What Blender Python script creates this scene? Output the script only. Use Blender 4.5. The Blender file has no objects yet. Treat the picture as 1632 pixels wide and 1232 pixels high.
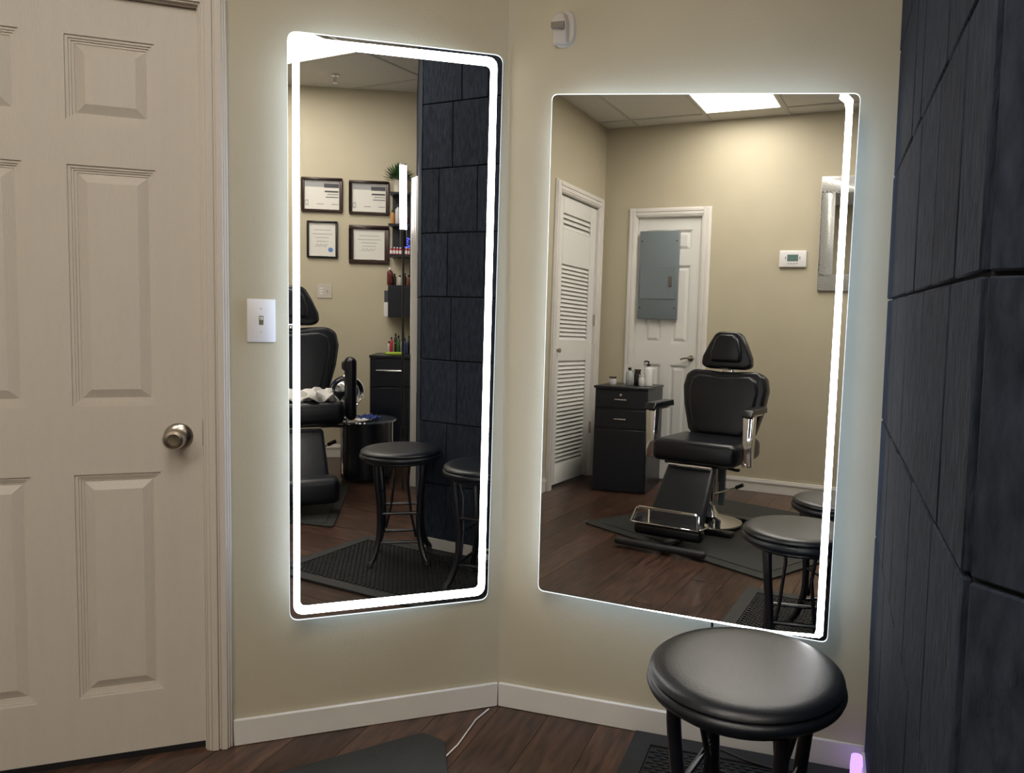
import bpy, bmesh, math, random
from mathutils import Vector, Matrix
random.seed(7)
S = bpy.context.scene
COL = S.collection
PI = math.pi
R = math.radians

# ------------------------------------------------------------------ camera
cd = bpy.data.cameras.new('camera'); cam = bpy.data.objects.new('camera', cd); COL.objects.link(cam)
yaw, pitch, roll = R(16.045), R(4.02), R(1.474)
fw = Vector((-math.sin(yaw)*math.cos(pitch), math.cos(yaw)*math.cos(pitch), -math.sin(pitch)))
rt = Vector((math.cos(yaw), math.sin(yaw), 0)); up = rt.cross(fw)
r2 = rt*math.cos(roll)+up*math.sin(roll); u2 = -rt*math.sin(roll)+up*math.cos(roll)
cam.matrix_world = Matrix(((r2.x, u2.x, -fw.x, 0), (r2.y, u2.y, -fw.y, 0), (r2.z, u2.z, -fw.z, 1.2), (0, 0, 0, 1)))
cd.sensor_width = 36; cd.lens = 36*1200/1632; cd.clip_start = .01
cd.shift_x = -(973-816)/1632; cd.shift_y = (579.6-616)/1632
S.camera = cam
# ------------------------------------------------------------------ world, exposure
w = bpy.data.worlds.new('world'); S.world = w; w.use_nodes = True
w.node_tree.nodes['Background'].inputs[0].default_value = (.5, .5, .5, 1); w.node_tree.nodes['Background'].inputs[1].default_value = .05
S.view_settings.view_transform = 'Standard'; S.view_settings.look = 'None'
S.view_settings.exposure = 0.70; S.view_settings.gamma = 1; S.view_settings.use_curve_mapping = False
PANEL_E = 8.5     # ceiling light panels of the rear area
FILL_E = 7.5      # added fill panel in the ceiling, brightens door and walls evenly
STRIP_E = 9.0      # front light strips of the mirrors
HALO_E = 11.0       # light strips behind the mirrors
H_CEIL = 2.83

# ------------------------------------------------------------------ materials
def mat(name, col, rough=.5, metal=0., noise=0., nscale=20., bump=0., bscale=60., stretch=(1, 1, 1), emit=None, estr=0., col2=None, rnd=0., trans=0., ior=1.45, coat=0., alpha=1., sheen=0., spec=.5):
    m = bpy.data.materials.new(name); m.use_nodes = True; nt = m.node_tree; N = nt.nodes; L = nt.links
    b = N['Principled BSDF']; c = (*col, 1)
    b.inputs['Base Color'].default_value = c; b.inputs['Roughness'].default_value = rough; b.inputs['Metallic'].default_value = metal
    b.inputs['Specular IOR Level'].default_value = spec
    if coat: b.inputs['Coat Weight'].default_value = coat; b.inputs['Coat Roughness'].default_value = .12
    if trans: b.inputs['Transmission Weight'].default_value = trans; b.inputs['IOR'].default_value = ior
    if emit: b.inputs['Emission Color'].default_value = (*emit, 1); b.inputs['Emission Strength'].default_value = estr
    if noise or bump or col2:
        tc = N.new('ShaderNodeTexCoord'); mp = N.new('ShaderNodeMapping'); mp.inputs['Scale'].default_value = stretch
        L.new(tc.outputs['Object'], mp.inputs['Vector'])
        if noise or col2:
            n = N.new('ShaderNodeTexNoise'); n.inputs['Scale'].default_value = nscale; n.inputs['Detail'].default_value = 6
            L.new(mp.outputs[0], n.inputs['Vector'])
            r = N.new('ShaderNodeValToRGB'); r.color_ramp.elements[0].position = .3; r.color_ramp.elements[1].position = .7
            a = tuple(max(0, x*(1-noise)) for x in col); d = col2 or tuple(min(1, x*(1+noise)) for x in col)
            r.color_ramp.elements[0].color = (*a, 1); r.color_ramp.elements[1].color = (*d, 1)
            L.new(n.outputs['Fac'], r.inputs['Fac']); src = r.outputs['Color']
            if rnd:
                oi = N.new('ShaderNodeObjectInfo'); mr = N.new('ShaderNodeMapRange'); mr.inputs['To Min'].default_value = 1-rnd; mr.inputs['To Max'].default_value = 1+rnd
                L.new(oi.outputs['Random'], mr.inputs['Value']); mx = N.new('ShaderNodeVectorMath'); mx.operation = 'SCALE'
                L.new(src, mx.inputs[0]); L.new(mr.outputs[0], mx.inputs['Scale']); src = mx.outputs[0]
                ad = N.new('ShaderNodeVectorMath'); ad.operation = 'ADD'; cmb = N.new('ShaderNodeCombineXYZ')
                ml = N.new('ShaderNodeMath'); ml.operation = 'MULTIPLY'; ml.inputs[1].default_value = 37.
                L.new(oi.outputs['Random'], ml.inputs[0]); L.new(ml.outputs[0], cmb.inputs[0]); L.new(ml.outputs[0], cmb.inputs[1])
                L.new(mp.outputs[0], ad.inputs[0]); L.new(cmb.outputs[0], ad.inputs[1]); L.new(ad.outputs[0], n.inputs['Vector'])
            L.new(src, b.inputs['Base Color'])
        if bump:
            n2 = N.new('ShaderNodeTexNoise'); n2.inputs['Scale'].default_value = bscale; n2.inputs['Detail'].default_value = 4
            L.new(mp.outputs[0], n2.inputs['Vector']); bp = N.new('ShaderNodeBump'); bp.inputs['Strength'].default_value = bump; bp.inputs['Distance'].default_value = .004
            L.new(n2.outputs['Fac'], bp.inputs['Height']); L.new(bp.outputs[0], b.inputs['Normal'])
    return m
def emis(name, col, s):
    m = bpy.data.materials.new(name); m.use_nodes = True; nt = m.node_tree; nt.nodes.clear()
    e = nt.nodes.new('ShaderNodeEmission'); e.inputs[0].default_value = (*col, 1); e.inputs[1].default_value = s
    o = nt.nodes.new('ShaderNodeOutputMaterial'); nt.links.new(e.outputs[0], o.inputs[0]); return m

PAINT = mat('sage_beige_paint', (.455, .405, .295), .6, noise=.03, nscale=4, bump=.12, bscale=180)
WHITE = mat('white_trim_paint', (.66, .63, .59), .38, noise=.03, nscale=9)
DOORP = mat('cream_door_paint', (.60, .54, .475), .42, noise=.015, nscale=6, bump=.35, bscale=55, stretch=(9, 9, .8))
DOORW = mat('white_door_paint', (.70, .69, .66), .4, noise=.02, nscale=5)
CEIL = mat('ceiling_tile', (.62, .60, .56), .9, noise=.04, nscale=60, bump=.3, bscale=220, rnd=.02)
TBAR = mat('ceiling_bar', (.50, .49, .46), .6)
FELT = mat('slate_felt', (.010, .0145, .025), .9, col2=(.029, .037, .057), nscale=70, bump=1.0, bscale=140, stretch=(1, 1, .28), rnd=.12, spec=.22)
FELTB = mat('felt_backing', (.008, .009, .012), .9)
WOOD = mat('dark_wood_plank', (.018, .011, .008), .3, col2=(.098, .047, .030), nscale=9, noise=.1, bump=.12, bscale=26, stretch=(5, .8, 1), rnd=.3)
BLACKM = mat('black_metal', (.005, .006, .010), .33, coat=.15)
LEATHER = mat('black_leather', (.005, .006, .010), .30, bump=.12, bscale=330)
LEATHERS = mat('worn_black_leather', (.006, .008, .013), .37, noise=.25, nscale=14, bump=.1, bscale=300)
CHROME = mat('chrome', (.82, .82, .84), .08, 1.)
NICKEL = mat('satin_nickel', (.46, .41, .35), .24, 1.)
MIRROR = mat('mirror_glass', (.93, .945, .94), 0., 1.)
RUBBER = mat('black_rubber', (.014, .015, .016), .62, noise=.2, nscale=40)
RUBBERF = mat('barber_mat_rubber', (.012, .014, .014), .6, noise=.2, nscale=18, bump=.3, bscale=120)
PLAST = mat('white_plastic', (.72, .70, .70), .35)
PLASTW = mat('warm_white_plastic', (.50, .45, .40), .35)
GREY = mat('grey_panel_enamel', (.155, .185, .20), .42)
BLKW = mat('black_cabinet', (.005, .007, .013), .35, noise=.2, nscale=6)
BRWN = mat('dark_brown_frame', (.045, .025, .022), .4, noise=.2, nscale=30, stretch=(1, 1, 6))
PAPER = mat('certificate_paper', (.66, .64, .60), .7)
INK = mat('ink', (.06, .06, .07), .7)
INKG = mat('grey_ink', (.32, .32, .33), .7)
BLUE = mat('blue_seal', (.10, .22, .50), .5)
REDM = mat('red_label', (.40, .02, .03), .4)
AMBER = mat('amber_bottle', (.16, .05, .02), .2)
DGREEN = mat('leaf_green', (.03, .10, .025), .5, noise=.4, nscale=40)
LIME = mat('lime_cloth', (.30, .42, .03), .8)
NAVY = mat('navy_cloth', (.012, .03, .16), .8, bump=.3, bscale=90)
TOWEL = mat('white_towel', (.72, .70, .67), .9, bump=.6, bscale=220)
SILVER = mat('silver_mosaic', (.55, .55, .54), .35, .6, col2=(.8, .8, .78), nscale=90, bump=1., bscale=70, stretch=(1, 1, 2.6))
CLEAR = mat('clear_plastic', (.86, .87, .88), .12, trans=.55)
SMOKE = mat('smoked_glass', (.05, .06, .08), .08, coat=1.)
BLKP = mat('black_plastic', (.012, .012, .014), .3)
EDGE = mat('glass_edge_glow', (.8, .86, .88), .15, emit=(.85, .93, 1), estr=.55)  # emission imitates the strip light that the polished edge catches
LCD = mat('lcd', (.10, .17, .15), .3)
E_STRIP = emis('front_light_strip_glow', (1, .985, 1), STRIP_E)
E_HALO = emis('rear_light_strip_glow', (.60, .80, 1.12), HALO_E)
E_PANEL = emis('ceiling_panel_glow', (1, .925, .82), PANEL_E)
E_FILL = emis('added_fill_panel_glow', (1, .925, .82), FILL_E)
E_TUBE = emis('tube_glow', (1, .96, .97), 10.)
E_NEON = emis('blue_neon_glow', (.05, .06, 1), 5.)
E_PURP = emis('purple_glow', (.42, .25, 1), 1.3)

# ------------------------------------------------------------------ helpers
class MB:
    def __init__(s): s.v = []; s.f = []
    def add(s, vs, fs):
        k = len(s.v); s.v += [tuple(v) for v in vs]; s.f += [tuple(i+k for i in f) for f in fs]; return s
    def box(s, x0, x1, y0, y1, z0, z1, M=None):
        vs = [Vector((x, y, z)) for x in (x0, x1) for y in (y0, y1) for z in (z0, z1)]
        if M: vs = [M @ v for v in vs]
        return s.add(vs, [(0, 1, 3, 2), (4, 6, 7, 5), (0, 4, 5, 1), (2, 3, 7, 6), (0, 2, 6, 4), (1, 5, 7, 3)])
    def tube(s, pts, r, n=10, cap=True):
        pts = [Vector(p) for p in pts]; rr = r if hasattr(r, '__len__') else [r]*len(pts); rings = []
        t0 = (pts[1]-pts[0]).normalized(); a = Vector((0, 0, 1)) if abs(t0.z) < .9 else Vector((1, 0, 0)); nx = t0.cross(a).normalized()
        for i, p in enumerate(pts):
            t = (pts[min(i+1, len(pts)-1)]-pts[max(i-1, 0)]).normalized(); nx = (nx-t*nx.dot(t)).normalized(); ny = t.cross(nx)
            rings.append([p+nx*rr[i]*math.cos(2*PI*k/n)+ny*rr[i]*math.sin(2*PI*k/n) for k in range(n)])
        vs = [v for q in rings for v in q]; fs = []
        for i in range(len(pts)-1):
            for k in range(n): fs.append((i*n+k, i*n+(k+1) % n, (i+1)*n+(k+1) % n, (i+1)*n+k))
        if cap: fs += [tuple(range(n))[::-1], tuple((len(pts)-1)*n+k for k in range(n))]
        return s.add(vs, fs)
    def lathe(s, prof, c=(0, 0, 0), n=28, M=None):
        vs = []; fs = []; c = Vector(c)
        for r, z in prof:
            for k in range(n):
                v = Vector((r*math.cos(2*PI*k/n), r*math.sin(2*PI*k/n), z)); vs.append((M @ v if M else v)+c)
        for i in range(len(prof)-1):
            for k in range(n): fs.append((i*n+k, i*n+(k+1) % n, (i+1)*n+(k+1) % n, (i+1)*n+k))
        fs += [tuple(range(n))[::-1], tuple((len(prof)-1)*n+k for k in range(n))]
        return s.add(vs, fs)
    def poly(s, a, b):   # prism between two loops
        n = len(a); return s.add(list(a)+list(b), [tuple(range(n))[::-1], tuple(range(n, 2*n))]+[(i, (i+1) % n, n+(i+1) % n, n+i) for i in range(n)])
    def build(s, name, m, parent=None, smooth=False, bevel=0, seg=2, world=False, kind=None):
        me = bpy.data.meshes.new(name); vs = s.v
        if world and parent:
            I = parent.matrix_basis.inverted(); vs = [I @ Vector(v) for v in vs]
        bm = bmesh.new(); bv = [bm.verts.new(v) for v in vs]
        for f in s.f:
            try: bm.faces.new([bv[i] for i in f])
            except ValueError: pass
        bmesh.ops.remove_doubles(bm, verts=bm.verts, dist=1e-6)
        if bevel:
            es = [e for e in bm.edges if len(e.link_faces) == 2 and e.calc_face_angle(0) > .5]
            bmesh.ops.bevel(bm, geom=es, offset=bevel, segments=seg, affect='EDGES', profile=.5, clamp_overlap=True)
        bmesh.ops.recalc_face_normals(bm, faces=bm.faces)
        bm.to_mesh(me); bm.free(); me.materials.append(m)
        if smooth or bevel:
            me.polygons.foreach_set('use_smooth', [True]*len(me.polygons)); me.set_sharp_from_angle(angle=R(40))
        o = bpy.data.objects.new(name, me); COL.objects.link(o)
        if parent: o.parent = parent
        if kind: o['kind'] = kind
        return o
def empty(name, loc, rz=0):
    o = bpy.data.objects.new(name, None); COL.objects.link(o); o.location = loc; o.rotation_euler = (0, 0, rz)
    o.matrix_basis = Matrix.Translation(Vector(loc)) @ Matrix.Rotation(rz, 4, 'Z'); o.empty_display_size = .05; return o
def thing(name, label, cat, loc, rz=0, group=None):
    o = empty(name, loc, rz); o['label'] = label; o['category'] = cat
    if group: o['group'] = group
    return o
def tag(o, label, cat, group=None):
    o['label'] = label; o['category'] = cat
    if group: o['group'] = group
    return o
def struct(name, loc=(0, 0, 0), rz=0):
    o = empty(name, loc, rz); o['kind'] = 'structure'; return o
def copyto(src, parent, loc, rz=0, sc=None):
    o = src.copy(); COL.objects.link(o); o.parent = parent; o.location = loc; o.rotation_euler = (0, 0, rz)
    if sc: o.scale = sc
    return o
def T(x, y, z): return Matrix.Translation((x, y, z))
def rounded(pts, r, n=5):   # rounded corners on a closed planar loop of Vectors
    out = []; N = len(pts)
    for i in range(N):
        p = pts[i]; a = (pts[i-1]-p).normalized(); b = (pts[(i+1) % N]-p).normalized()
        for k in range(n+1):
            t = k/n; out.append(p+a*r*(1-t)**2+b*r*t**2)
    return out

# wall frames: local x = rightwards seen from the room, local y = into the wall
C0 = Vector((-.913, 2.036, 0)); TH = R(35.805)
FR_LEFT = (C0, TH)                       # wall with the cream door and the tall mirror
FR_FRONT = (C0, 0.)                      # wall with the wide mirror
FR_RIGHT = (Vector((.153, 2.036, 0)), -PI/2)   # dark panelled wall
PE0 = Vector((.153, .82, 0)); PE1 = Vector((1.870, -.705, 0)); AE = math.atan2((PE1-PE0).y, (PE1-PE0).x)
FR_PASS = (PE0, AE); LE = (PE1-PE0).length
CA = Vector((1.433, -1.363, 0)); CE = Vector((.55313, .833095, 0)); ANG_C = math.atan2(-CE.y, -CE.x)
FR_CERT = (CA, ANG_C)                    # wall with the certificates, local x = -u
YR, XL = -1.8, -2.27
FR_REAR = (Vector((0, YR, 0)), PI)       # local x = -X
FR_CLOS = (Vector((XL, 0, 0)), PI/2)     # local x = Y
PC = CA+CE*((YR-CA.y)/CE.y)              # rear / certificate wall corner
s_l = (XL-C0.x)/(-math.cos(TH)); PL = Vector((XL, C0.y-s_l*math.sin(TH), 0))

# ------------------------------------------------------------------ structure
def wall(name, fr, x0, x1, m=PAINT, holes=(), th=.1, z1=H_CEIL+.1):
    o = struct(name, fr[0], fr[1]); b = MB()
    xs = sorted({x0, x1, *[h[0] for h in holes], *[h[1] for h in holes]})
    for a, c in zip(xs, xs[1:]):
        h = [q for q in holes if q[0] <= a+1e-6 and q[1] >= c-1e-6]
        b.box(a, c, 0, th, (h[0][2] if h else 0), z1)
    b.build('plaster', m, o); return o
W_left = wall('wall_left', FR_LEFT, -s_l-.05, .04, holes=[(-1.47, -.778, 1.94)])
W_front = wall('wall_front', FR_FRONT, -.03, 1.066+.12)
W_clos = wall('wall_closet', FR_CLOS, YR-.05, PL.y+.05, holes=[(-1.68, -.99, 2.17)])
W_rear = wall('wall_rear', FR_REAR, -PC.x-.02, 2.32, holes=[(1.43, 1.97, 2.105)])
W_cert = wall('wall_certificates', FR_CERT, -.86, .6)
W_right = wall('wall_right', FR_RIGHT, .0, 1.216, FELTB)
W_pass = wall('wall_passage', FR_PASS, 0.0, LE+.1, FELTB, holes=[(1.35, 2.05, 1.97)])

# dark felt panels: one object each
tile_cache = {}
def felt(parent, x0, x1, z0, z1, th=.012):
    g = .0022; wd = round(x1-x0-2*g, 3); hh = round(z1-z0-2*g, 3)
    if wd < .01 or hh < .01: return
    k = (wd, hh)
    if k not in tile_cache:
        o = MB().box(-wd/2, wd/2, -th, 0, -hh/2, hh/2).build('panel', FELT, parent, bevel=.0025, seg=1); tile_cache[k] = o
    else: o = copyto(tile_cache[k], parent, (0, 0, 0))
    o.parent = parent; o.location = ((x0+x1)/2, random.uniform(-.0015, .0), (z0+z1)/2)
    o.rotation_euler = (random.uniform(-.002, .002), 0, random.uniform(-.004, .004))
Z0 = .331; P = .3048
rows = [(0, Z0-P+.0)]+[]
zs = [.0, Z0-P+.0]
zs = [max(0, Z0-P*2), Z0-P] + [Z0+P*k for k in range(0, 9)]
zs = [.0]+[z for z in zs if z > .02 and z < H_CEIL]+[H_CEIL]
vj = {2: [1.70, 1.45, 1.20, .98], 3: [1.75, 1.55, 1.29, 1.04], 4: [1.742, 1.514, 1.267, 1.0], 5: [1.579, 1.42, 1.19, .975], 6: [1.60, 1.455, 1.146, .92], 7: [1.76, 1.50, 1.219, 1.0], 8: [1.80, 1.55, 1.2, 1.05]}
for i, (za, zb) in enumerate(zip(zs, zs[1:])):
    ys = vj.get(i, [1.8-.05*(i % 3), 1.52, 1.26, 1.02-.04*(i % 2)])
    xs = [0.003]+[2.036-y for y in ys]+[1.216]
    for a, c in zip(xs, xs[1:]): felt(W_right, a, c, za, zb)
    x = 0.0; e = [0.0]
    while x < LE-.05:
        x += random.choice((.22, .26, .30, .33)); e.append(min(x, LE-.01))
    for a, c in zip(e, e[1:]):
        if za < 1.97 and c > 1.29 and a < 2.12:
            if a < 1.29: felt(W_pass, a, 1.288, za, zb)
            if c > 2.12: felt(W_pass, 2.122, c, za, zb)
            if zb > 2.05: felt(W_pass, max(a, 1.29), min(c, 2.12), 2.05, zb)
            continue
        felt(W_pass, a, c, za, zb)

# floor with planks
fl = struct('floor'); MB().box(-2.5, 2.3, -2.0, 2.2, -.05, -.012).build('subfloor', BLKW, fl)
room = [PL, C0, Vector((.153, 2.036, 0)), PE0, PE1, PC, Vector((XL, YR, 0))]
def inside(x, y, poly=room, m=0):
    c = False; n = len(poly)
    for i in range(n):
        a = poly[i]; b = poly[i-1]
        if (a.y > y) != (b.y > y) and x < (b.x-a.x)*(y-a.y)/(b.y-a.y)+a.x: c = not c
    return c
pl0 = None; pw = .155; plen = 1.2
for i in range(31):
    off = random.uniform(0, plen)
    for j in range(-1, 5):
        x0 = -2.45+i*pw; y0 = -2.1+j*plen-off+.6
        if y0 > 2.1 or y0+plen < -1.9: continue
        if not any(inside(x0+pw*a, y0+plen*b) for a in (0, .5, 1) for b in (0, .2, .4, .6, .8, 1)): continue
        if pl0 is None: pl0 = o = MB().box(0, pw-.0015, 0, plen-.0015, -.012, 0).build('plank', WOOD, fl)
        else: o = copyto(pl0, fl, (0, 0, 0))
        o.location = (x0, y0, random.uniform(-.0004, 0))
# ceiling grid
ce = struct('ceiling'); MB().box(-2.5, 2.3, -2.0, 2.25, H_CEIL+.03, H_CEIL+.06).build('ceiling_void', TBAR, ce)
gx = [-2.6+.6*k for k in range(9)]; gy = [-2.82+1.2*k for k in range(5)]
lights = {(2, 1), (5, 1), (3, 2)}  # the cell over the middle of the floor is an added fill light
t0 = None; tb = MB()
for i in range(8):
    for j in range(4):
        if not any(inside(gx[i]+.6*a, gy[j]+1.2*b) for a in (0, .25, .5, .75, 1) for b in (0, .25, .5, .75, 1)): continue
        if (i, j) in lights: continue
        if t0 is None: t0 = o = MB().box(.012, .588, .012, 1.188, 0, .018).build('ceiling_tile', CEIL, ce)
        else: o = copyto(t0, ce, (0, 0, 0))
        o.location = (gx[i], gy[j], H_CEIL+.004)
for x in gx: MB().box(x-.012, x+.012, -1.95, 2.2, H_CEIL-.002, H_CEIL+.004).build('ceiling_bar', TBAR, ce)
for y in gy: MB().box(-2.45, 2.25, y-.012, y+.012, H_CEIL-.0015, H_CEIL+.0035).build('ceiling_bar', TBAR, ce)
for (i, j), lab in {(2, 1): 'lit ceiling light panel above the barber chair by the rear wall', (5, 1): 'lit ceiling light panel above the side bay with the certificates', (3, 2): 'added fill light panel over the middle of the floor, brightening door and walls'}.items():
    t = thing('ceiling_light', lab, 'ceiling light', (gx[i]+.3, gy[j]+.6, H_CEIL-.004), group='ceiling light panels')
    f = MB()
    for q in ((-.3, -.272, -.6, .6), (.272, .3, -.6, .6), (-.272, .272, -.6, -.572), (-.272, .272, .572, .6)): f.box(q[0]+(.012 if q[0] == -.3 else 0), q[1]-(.012 if q[1] == .3 else 0), q[2]*.98, q[3]*.98, 0, .014)
    f.build('frame', WHITE, t); MB().box(-.272, .272, -.572, .572, .004, .010).build('diffuser', E_FILL if (i, j) == (3, 2) else E_PANEL, t)
sp = thing('fire_sprinkler', 'small chrome fire sprinkler head hanging from the ceiling', 'sprinkler', (1.30, -.98, H_CEIL))
MB().lathe([(.028, .0), (.028, -.004), (.012, -.01)]).build('flange', CHROME, sp, smooth=True)
MB().tube([(0, 0, -.008), (0, 0, -.045)], .006).tube([(-.012, 0, -.012), (-.012, 0, -.04), (0, 0, -.05), (.012, 0, -.04), (.012, 0, -.012)], .0025, 6).build('body', CHROME, sp, smooth=True)
MB().lathe([(.018, -.05), (.018, -.053)]).build('deflector', CHROME, sp)

# baseboards
def base(name, fr, x0, x1, h=.0714, t=.012, prof=False):
    b = MB().box(x0, x1, -t, 0, 0, h)
    if prof: b.box(x0, x1, -t-.004, 0, h-.03, h-.012)
    o = b.build(name, WHITE, None, bevel=.002, seg=1); o.location = fr[0]; o.rotation_euler = (0, 0, fr[1]); o['kind'] = 'structure'; return o
base('baseboard_left', FR_LEFT, -.722, -.004)
base('baseboard_left', FR_LEFT, -s_l, -1.53)
base('baseboard_front', FR_FRONT, .004, 1.054)
base('baseboard_right', FR_RIGHT, .014, 1.216, .06, .022)
base('baseboard_rear', FR_REAR, -PC.x+.02, 1.36, .10, .014, True)
base('baseboard_rear', FR_REAR, 2.05, -XL-.02, .10, .014, True)
base('baseboard_closet', FR_CLOS, -.9, PL.y-.01, .10, .014, True)
base('baseboard_certificates', FR_CERT, -.77, .5, .10, .014, True)

# casings and doors
def casing(name, fr, x0, x1, zt, wd, t=.016, m=WHITE, steps=3):
    o = struct(name, fr[0], fr[1])
    def prof(n, x0_, x1_, horiz, flip):
        b = MB()
        ks = [(0, 1, .55), (.08, .92, .8), (.22, .5, 1.), (.58, .84, 1.05)][:steps+1]
        for a, c, d in ks:
            if horiz: b.box(x0_, x1_, -t*d, .0, zt+wd*a, zt+wd*c)
            else:
                p, q = (x0_+(x1_-x0_)*a, x0_+(x1_-x0_)*c) if not flip else (x1_-(x1_-x0_)*c, x1_-(x1_-x0_)*a)
                b.box(p, q, -t*d, .0, 0, zt+wd*(c if horiz else c))
        b.build(n, m, o, bevel=.0015, seg=1)
    prof('side_casing', x0-wd, x0, False, True); prof('side_casing', x1, x1+wd, False, False); prof('head_casing', x0-wd*.2, x1+wd*.2, True, False)
    j = MB().box(x0-.012, x0+.004, 0, .1, 0, zt+.004).box(x1-.004, x1+.012, 0, .1, 0, zt+.004).box(x0, x1, 0, .1, zt-.004, zt+.012)
    j.build('jamb', m, o); return o
def frustum(b, x0, x1, z0, z1, y0, y1, ins):
    a = [Vector(p) for p in ((x0, y0, z0), (x1, y0, z0), (x1, y0, z1), (x0, y0, z1))]
    c = [Vector(p) for p in ((x0+ins, y1, z0+ins), (x1-ins, y1, z0+ins), (x1-ins, y1, z1-ins), (x0+ins, y1, z1-ins))]
    b.poly(a, c)
def panel_door(name, fr, x0, x1, z0, z1, cols, rws, m, yf=.012):
    o = struct(name, fr[0], fr[1]); D = .012
    b = MB().box(x0, x1, yf+D, yf+.035, z0, z1)
    xs = [x0]+[v for c in cols for v in c]+[x1]
    for i in range(0, len(xs), 2): b.box(xs[i], xs[i+1], yf, yf+D, z0, z1)
    zz = [z0]+[v for c in rws for v in c]+[z1]
    for c in cols:
        for i in range(0, len(zz), 2): b.box(c[0], c[1], yf, yf+D, zz[i], zz[i+1])
    b.build('leaf', m, o)
    for c in cols:
        for r in rws:
            q = MB(); A, B_, Cc, Dd = c[0], c[1], r[0], r[1]
            # stepped moulding ring
            for k, (i0, i1, yy) in enumerate(((0, .007, .004), (.007, .012, .007), (.012, .018, .010))):
                for bx in ((A+i0, B_-i0, Cc+i0, Cc+i1), (A+i0, B_-i0, Dd-i1, Dd-i0), (A+i0, A+i1, Cc+i1, Dd-i1), (B_-i1, B_-i0, Cc+i1, Dd-i1)):
                    q.box(bx[0], bx[1], yf+yy, yf+D, bx[2], bx[3])
            frustum(q, A+.019, B_-.019, Cc+.019, Dd-.019, yf+D, yf+.0025, .022)
            q.build('door_panel', m, o)
    return o
rws = [(.176, .755), (.929, 1.522), (1.629, 1.831)]
d1 = panel_door('door_1', FR_LEFT, -1.457, -.790, .017, 1.928, [(-1.358, -1.169), (-1.078, -.889)], rws, DOORP)
casing('trim_1', FR_LEFT, -1.462, -.787, 1.934, .063, .02, DOORP)
kn = MB(); My = Matrix.Rotation(PI/2, 4, 'X')
kn.lathe([(.0, 0), (.034, 0), (.034, .004), (.028, .010), (.014, .012), (.012, .032), (.020, .036), (.026, .046), (.0265, .056), (.022, .064), (.015, .066), (.013, .063), (.0, .062)], (-.847, .012, .847), 32, My)
kn.build('door_knob', NICKEL, d1, smooth=True)
MB().box(-.789, -.785, -.004, .012, .82, .89).build('strike_plate', mat('dark_bronze', (.03, .02, .015), .4, .8), d1, bevel=.0015, seg=1)
MB().box(-1.46, -.785, .012, .05, .0, .016).build('door_gap_shade', BLKP, d1)  # solid black strip standing in for the shade under the leaf
# electrical-panel door on the rear wall
d3 = panel_door('door_3', FR_REAR, 1.44, 1.965, .015, 2.095, [(1.515, 1.66), (1.74, 1.885)], [(.20, .93), (1.10, 1.72), (1.83, 2.0)], DOORW)
casing('trim_3', FR_REAR, 1.435, 1.97, 2.10, .075, .02)
b = MB().lathe([(.024, 0), (.024, .006), (.01, .01), (.009, .035)], (1.485, .012, .99), 20, My); b.tube([(1.485, -.022, .99), (1.50, -.026, .992), (1.545, -.024, .985), (1.56, -.022, .978)], .007, 8); b.build('lever_handle', NICKEL, d3, smooth=True)
ep = thing('electrical_panel', 'flat grey metal breaker panel cover mounted on the white rear door', 'electrical panel', (-1.77, YR, 1.29), PI)
MB().box(-.16, .17, -.022, .012, 0, .70).build('cover', GREY, ep, bevel=.004)
MB().box(-.145, .155, -.027, -.022, .16, .42).build('breaker_door', GREY, ep, bevel=.002, seg=1)
MB().box(-.115, -.085, -.032, -.027, .26, .34).build('latch', mat('latch_grey', (.10, .09, .08), .4), ep, bevel=.002, seg=1)
for x in (-.14, .15):
    for z in (.09, .62): MB().lathe([(.006, 0), (.005, .003)], (x, -.022, z), 10, My).build('screw', BLKP, ep)
# louvred closet door
d2 = struct('door_2', *FR_CLOS)
lz = [(.16, .94), (1.10, 1.66), (1.92, 2.035)]; la, lb = -1.565, -1.085; yf = .012
b = MB().box(-1.67, la, yf, yf+.03, .02, 2.155).box(lb, -1.0, yf, yf+.03, .02, 2.155)
zz = [.02]+[v for q in lz for v in q]+[2.155]
for i in range(0, len(zz), 2): b.box(la, lb, yf, yf+.03, zz[i], zz[i+1])
b.box(la, lb, yf+.028, yf+.032, .02, 2.155)
b.build('leaf', DOORW, d2, bevel=.002, seg=1)
sl0 = None
for a, c in lz:
    n = int((c-a)/.030)
    for k in range(n):
        z = a+(k+.5)*(c-a)/n
        if sl0 is None: sl0 = o = MB().box(0, lb-la, -.002, .002, -.020, .020).build('slat', DOORW, d2)
        else: o = copyto(sl0, d2, (0, 0, 0))
        o.location = (la, yf+.013, z); o.rotation_euler = (R(-30), 0, 0)
b = MB().lathe([(.012, 0), (.010, .012), (.017, .022), (.016, .032), (.0, .036)], (-1.045, yf, 1.02), 18, My); b.build('door_knob', NICKEL, d2, smooth=True)
MB().box(-1.682, -1.668, -.006, .012, 1.22, 1.31).build('hinge', NICKEL, d2)
MB().box(-1.682, -1.668, -.006, .012, .35, .44).build('hinge', NICKEL, d2)
casing('trim_2', FR_CLOS, -1.675, -.995, 2.165, .085, .022)
# white door in the passage wall
d4 = panel_door('door_4', FR_PASS, 1.36, 2.04, .015, 1.96, [(1.44, 1.64), (1.76, 1.96)], [(.2, .9), (1.05, 1.8)], DOORW, .03)
casing('trim_4', FR_PASS, 1.355, 2.045, 1.965, .07, .05)

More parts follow.
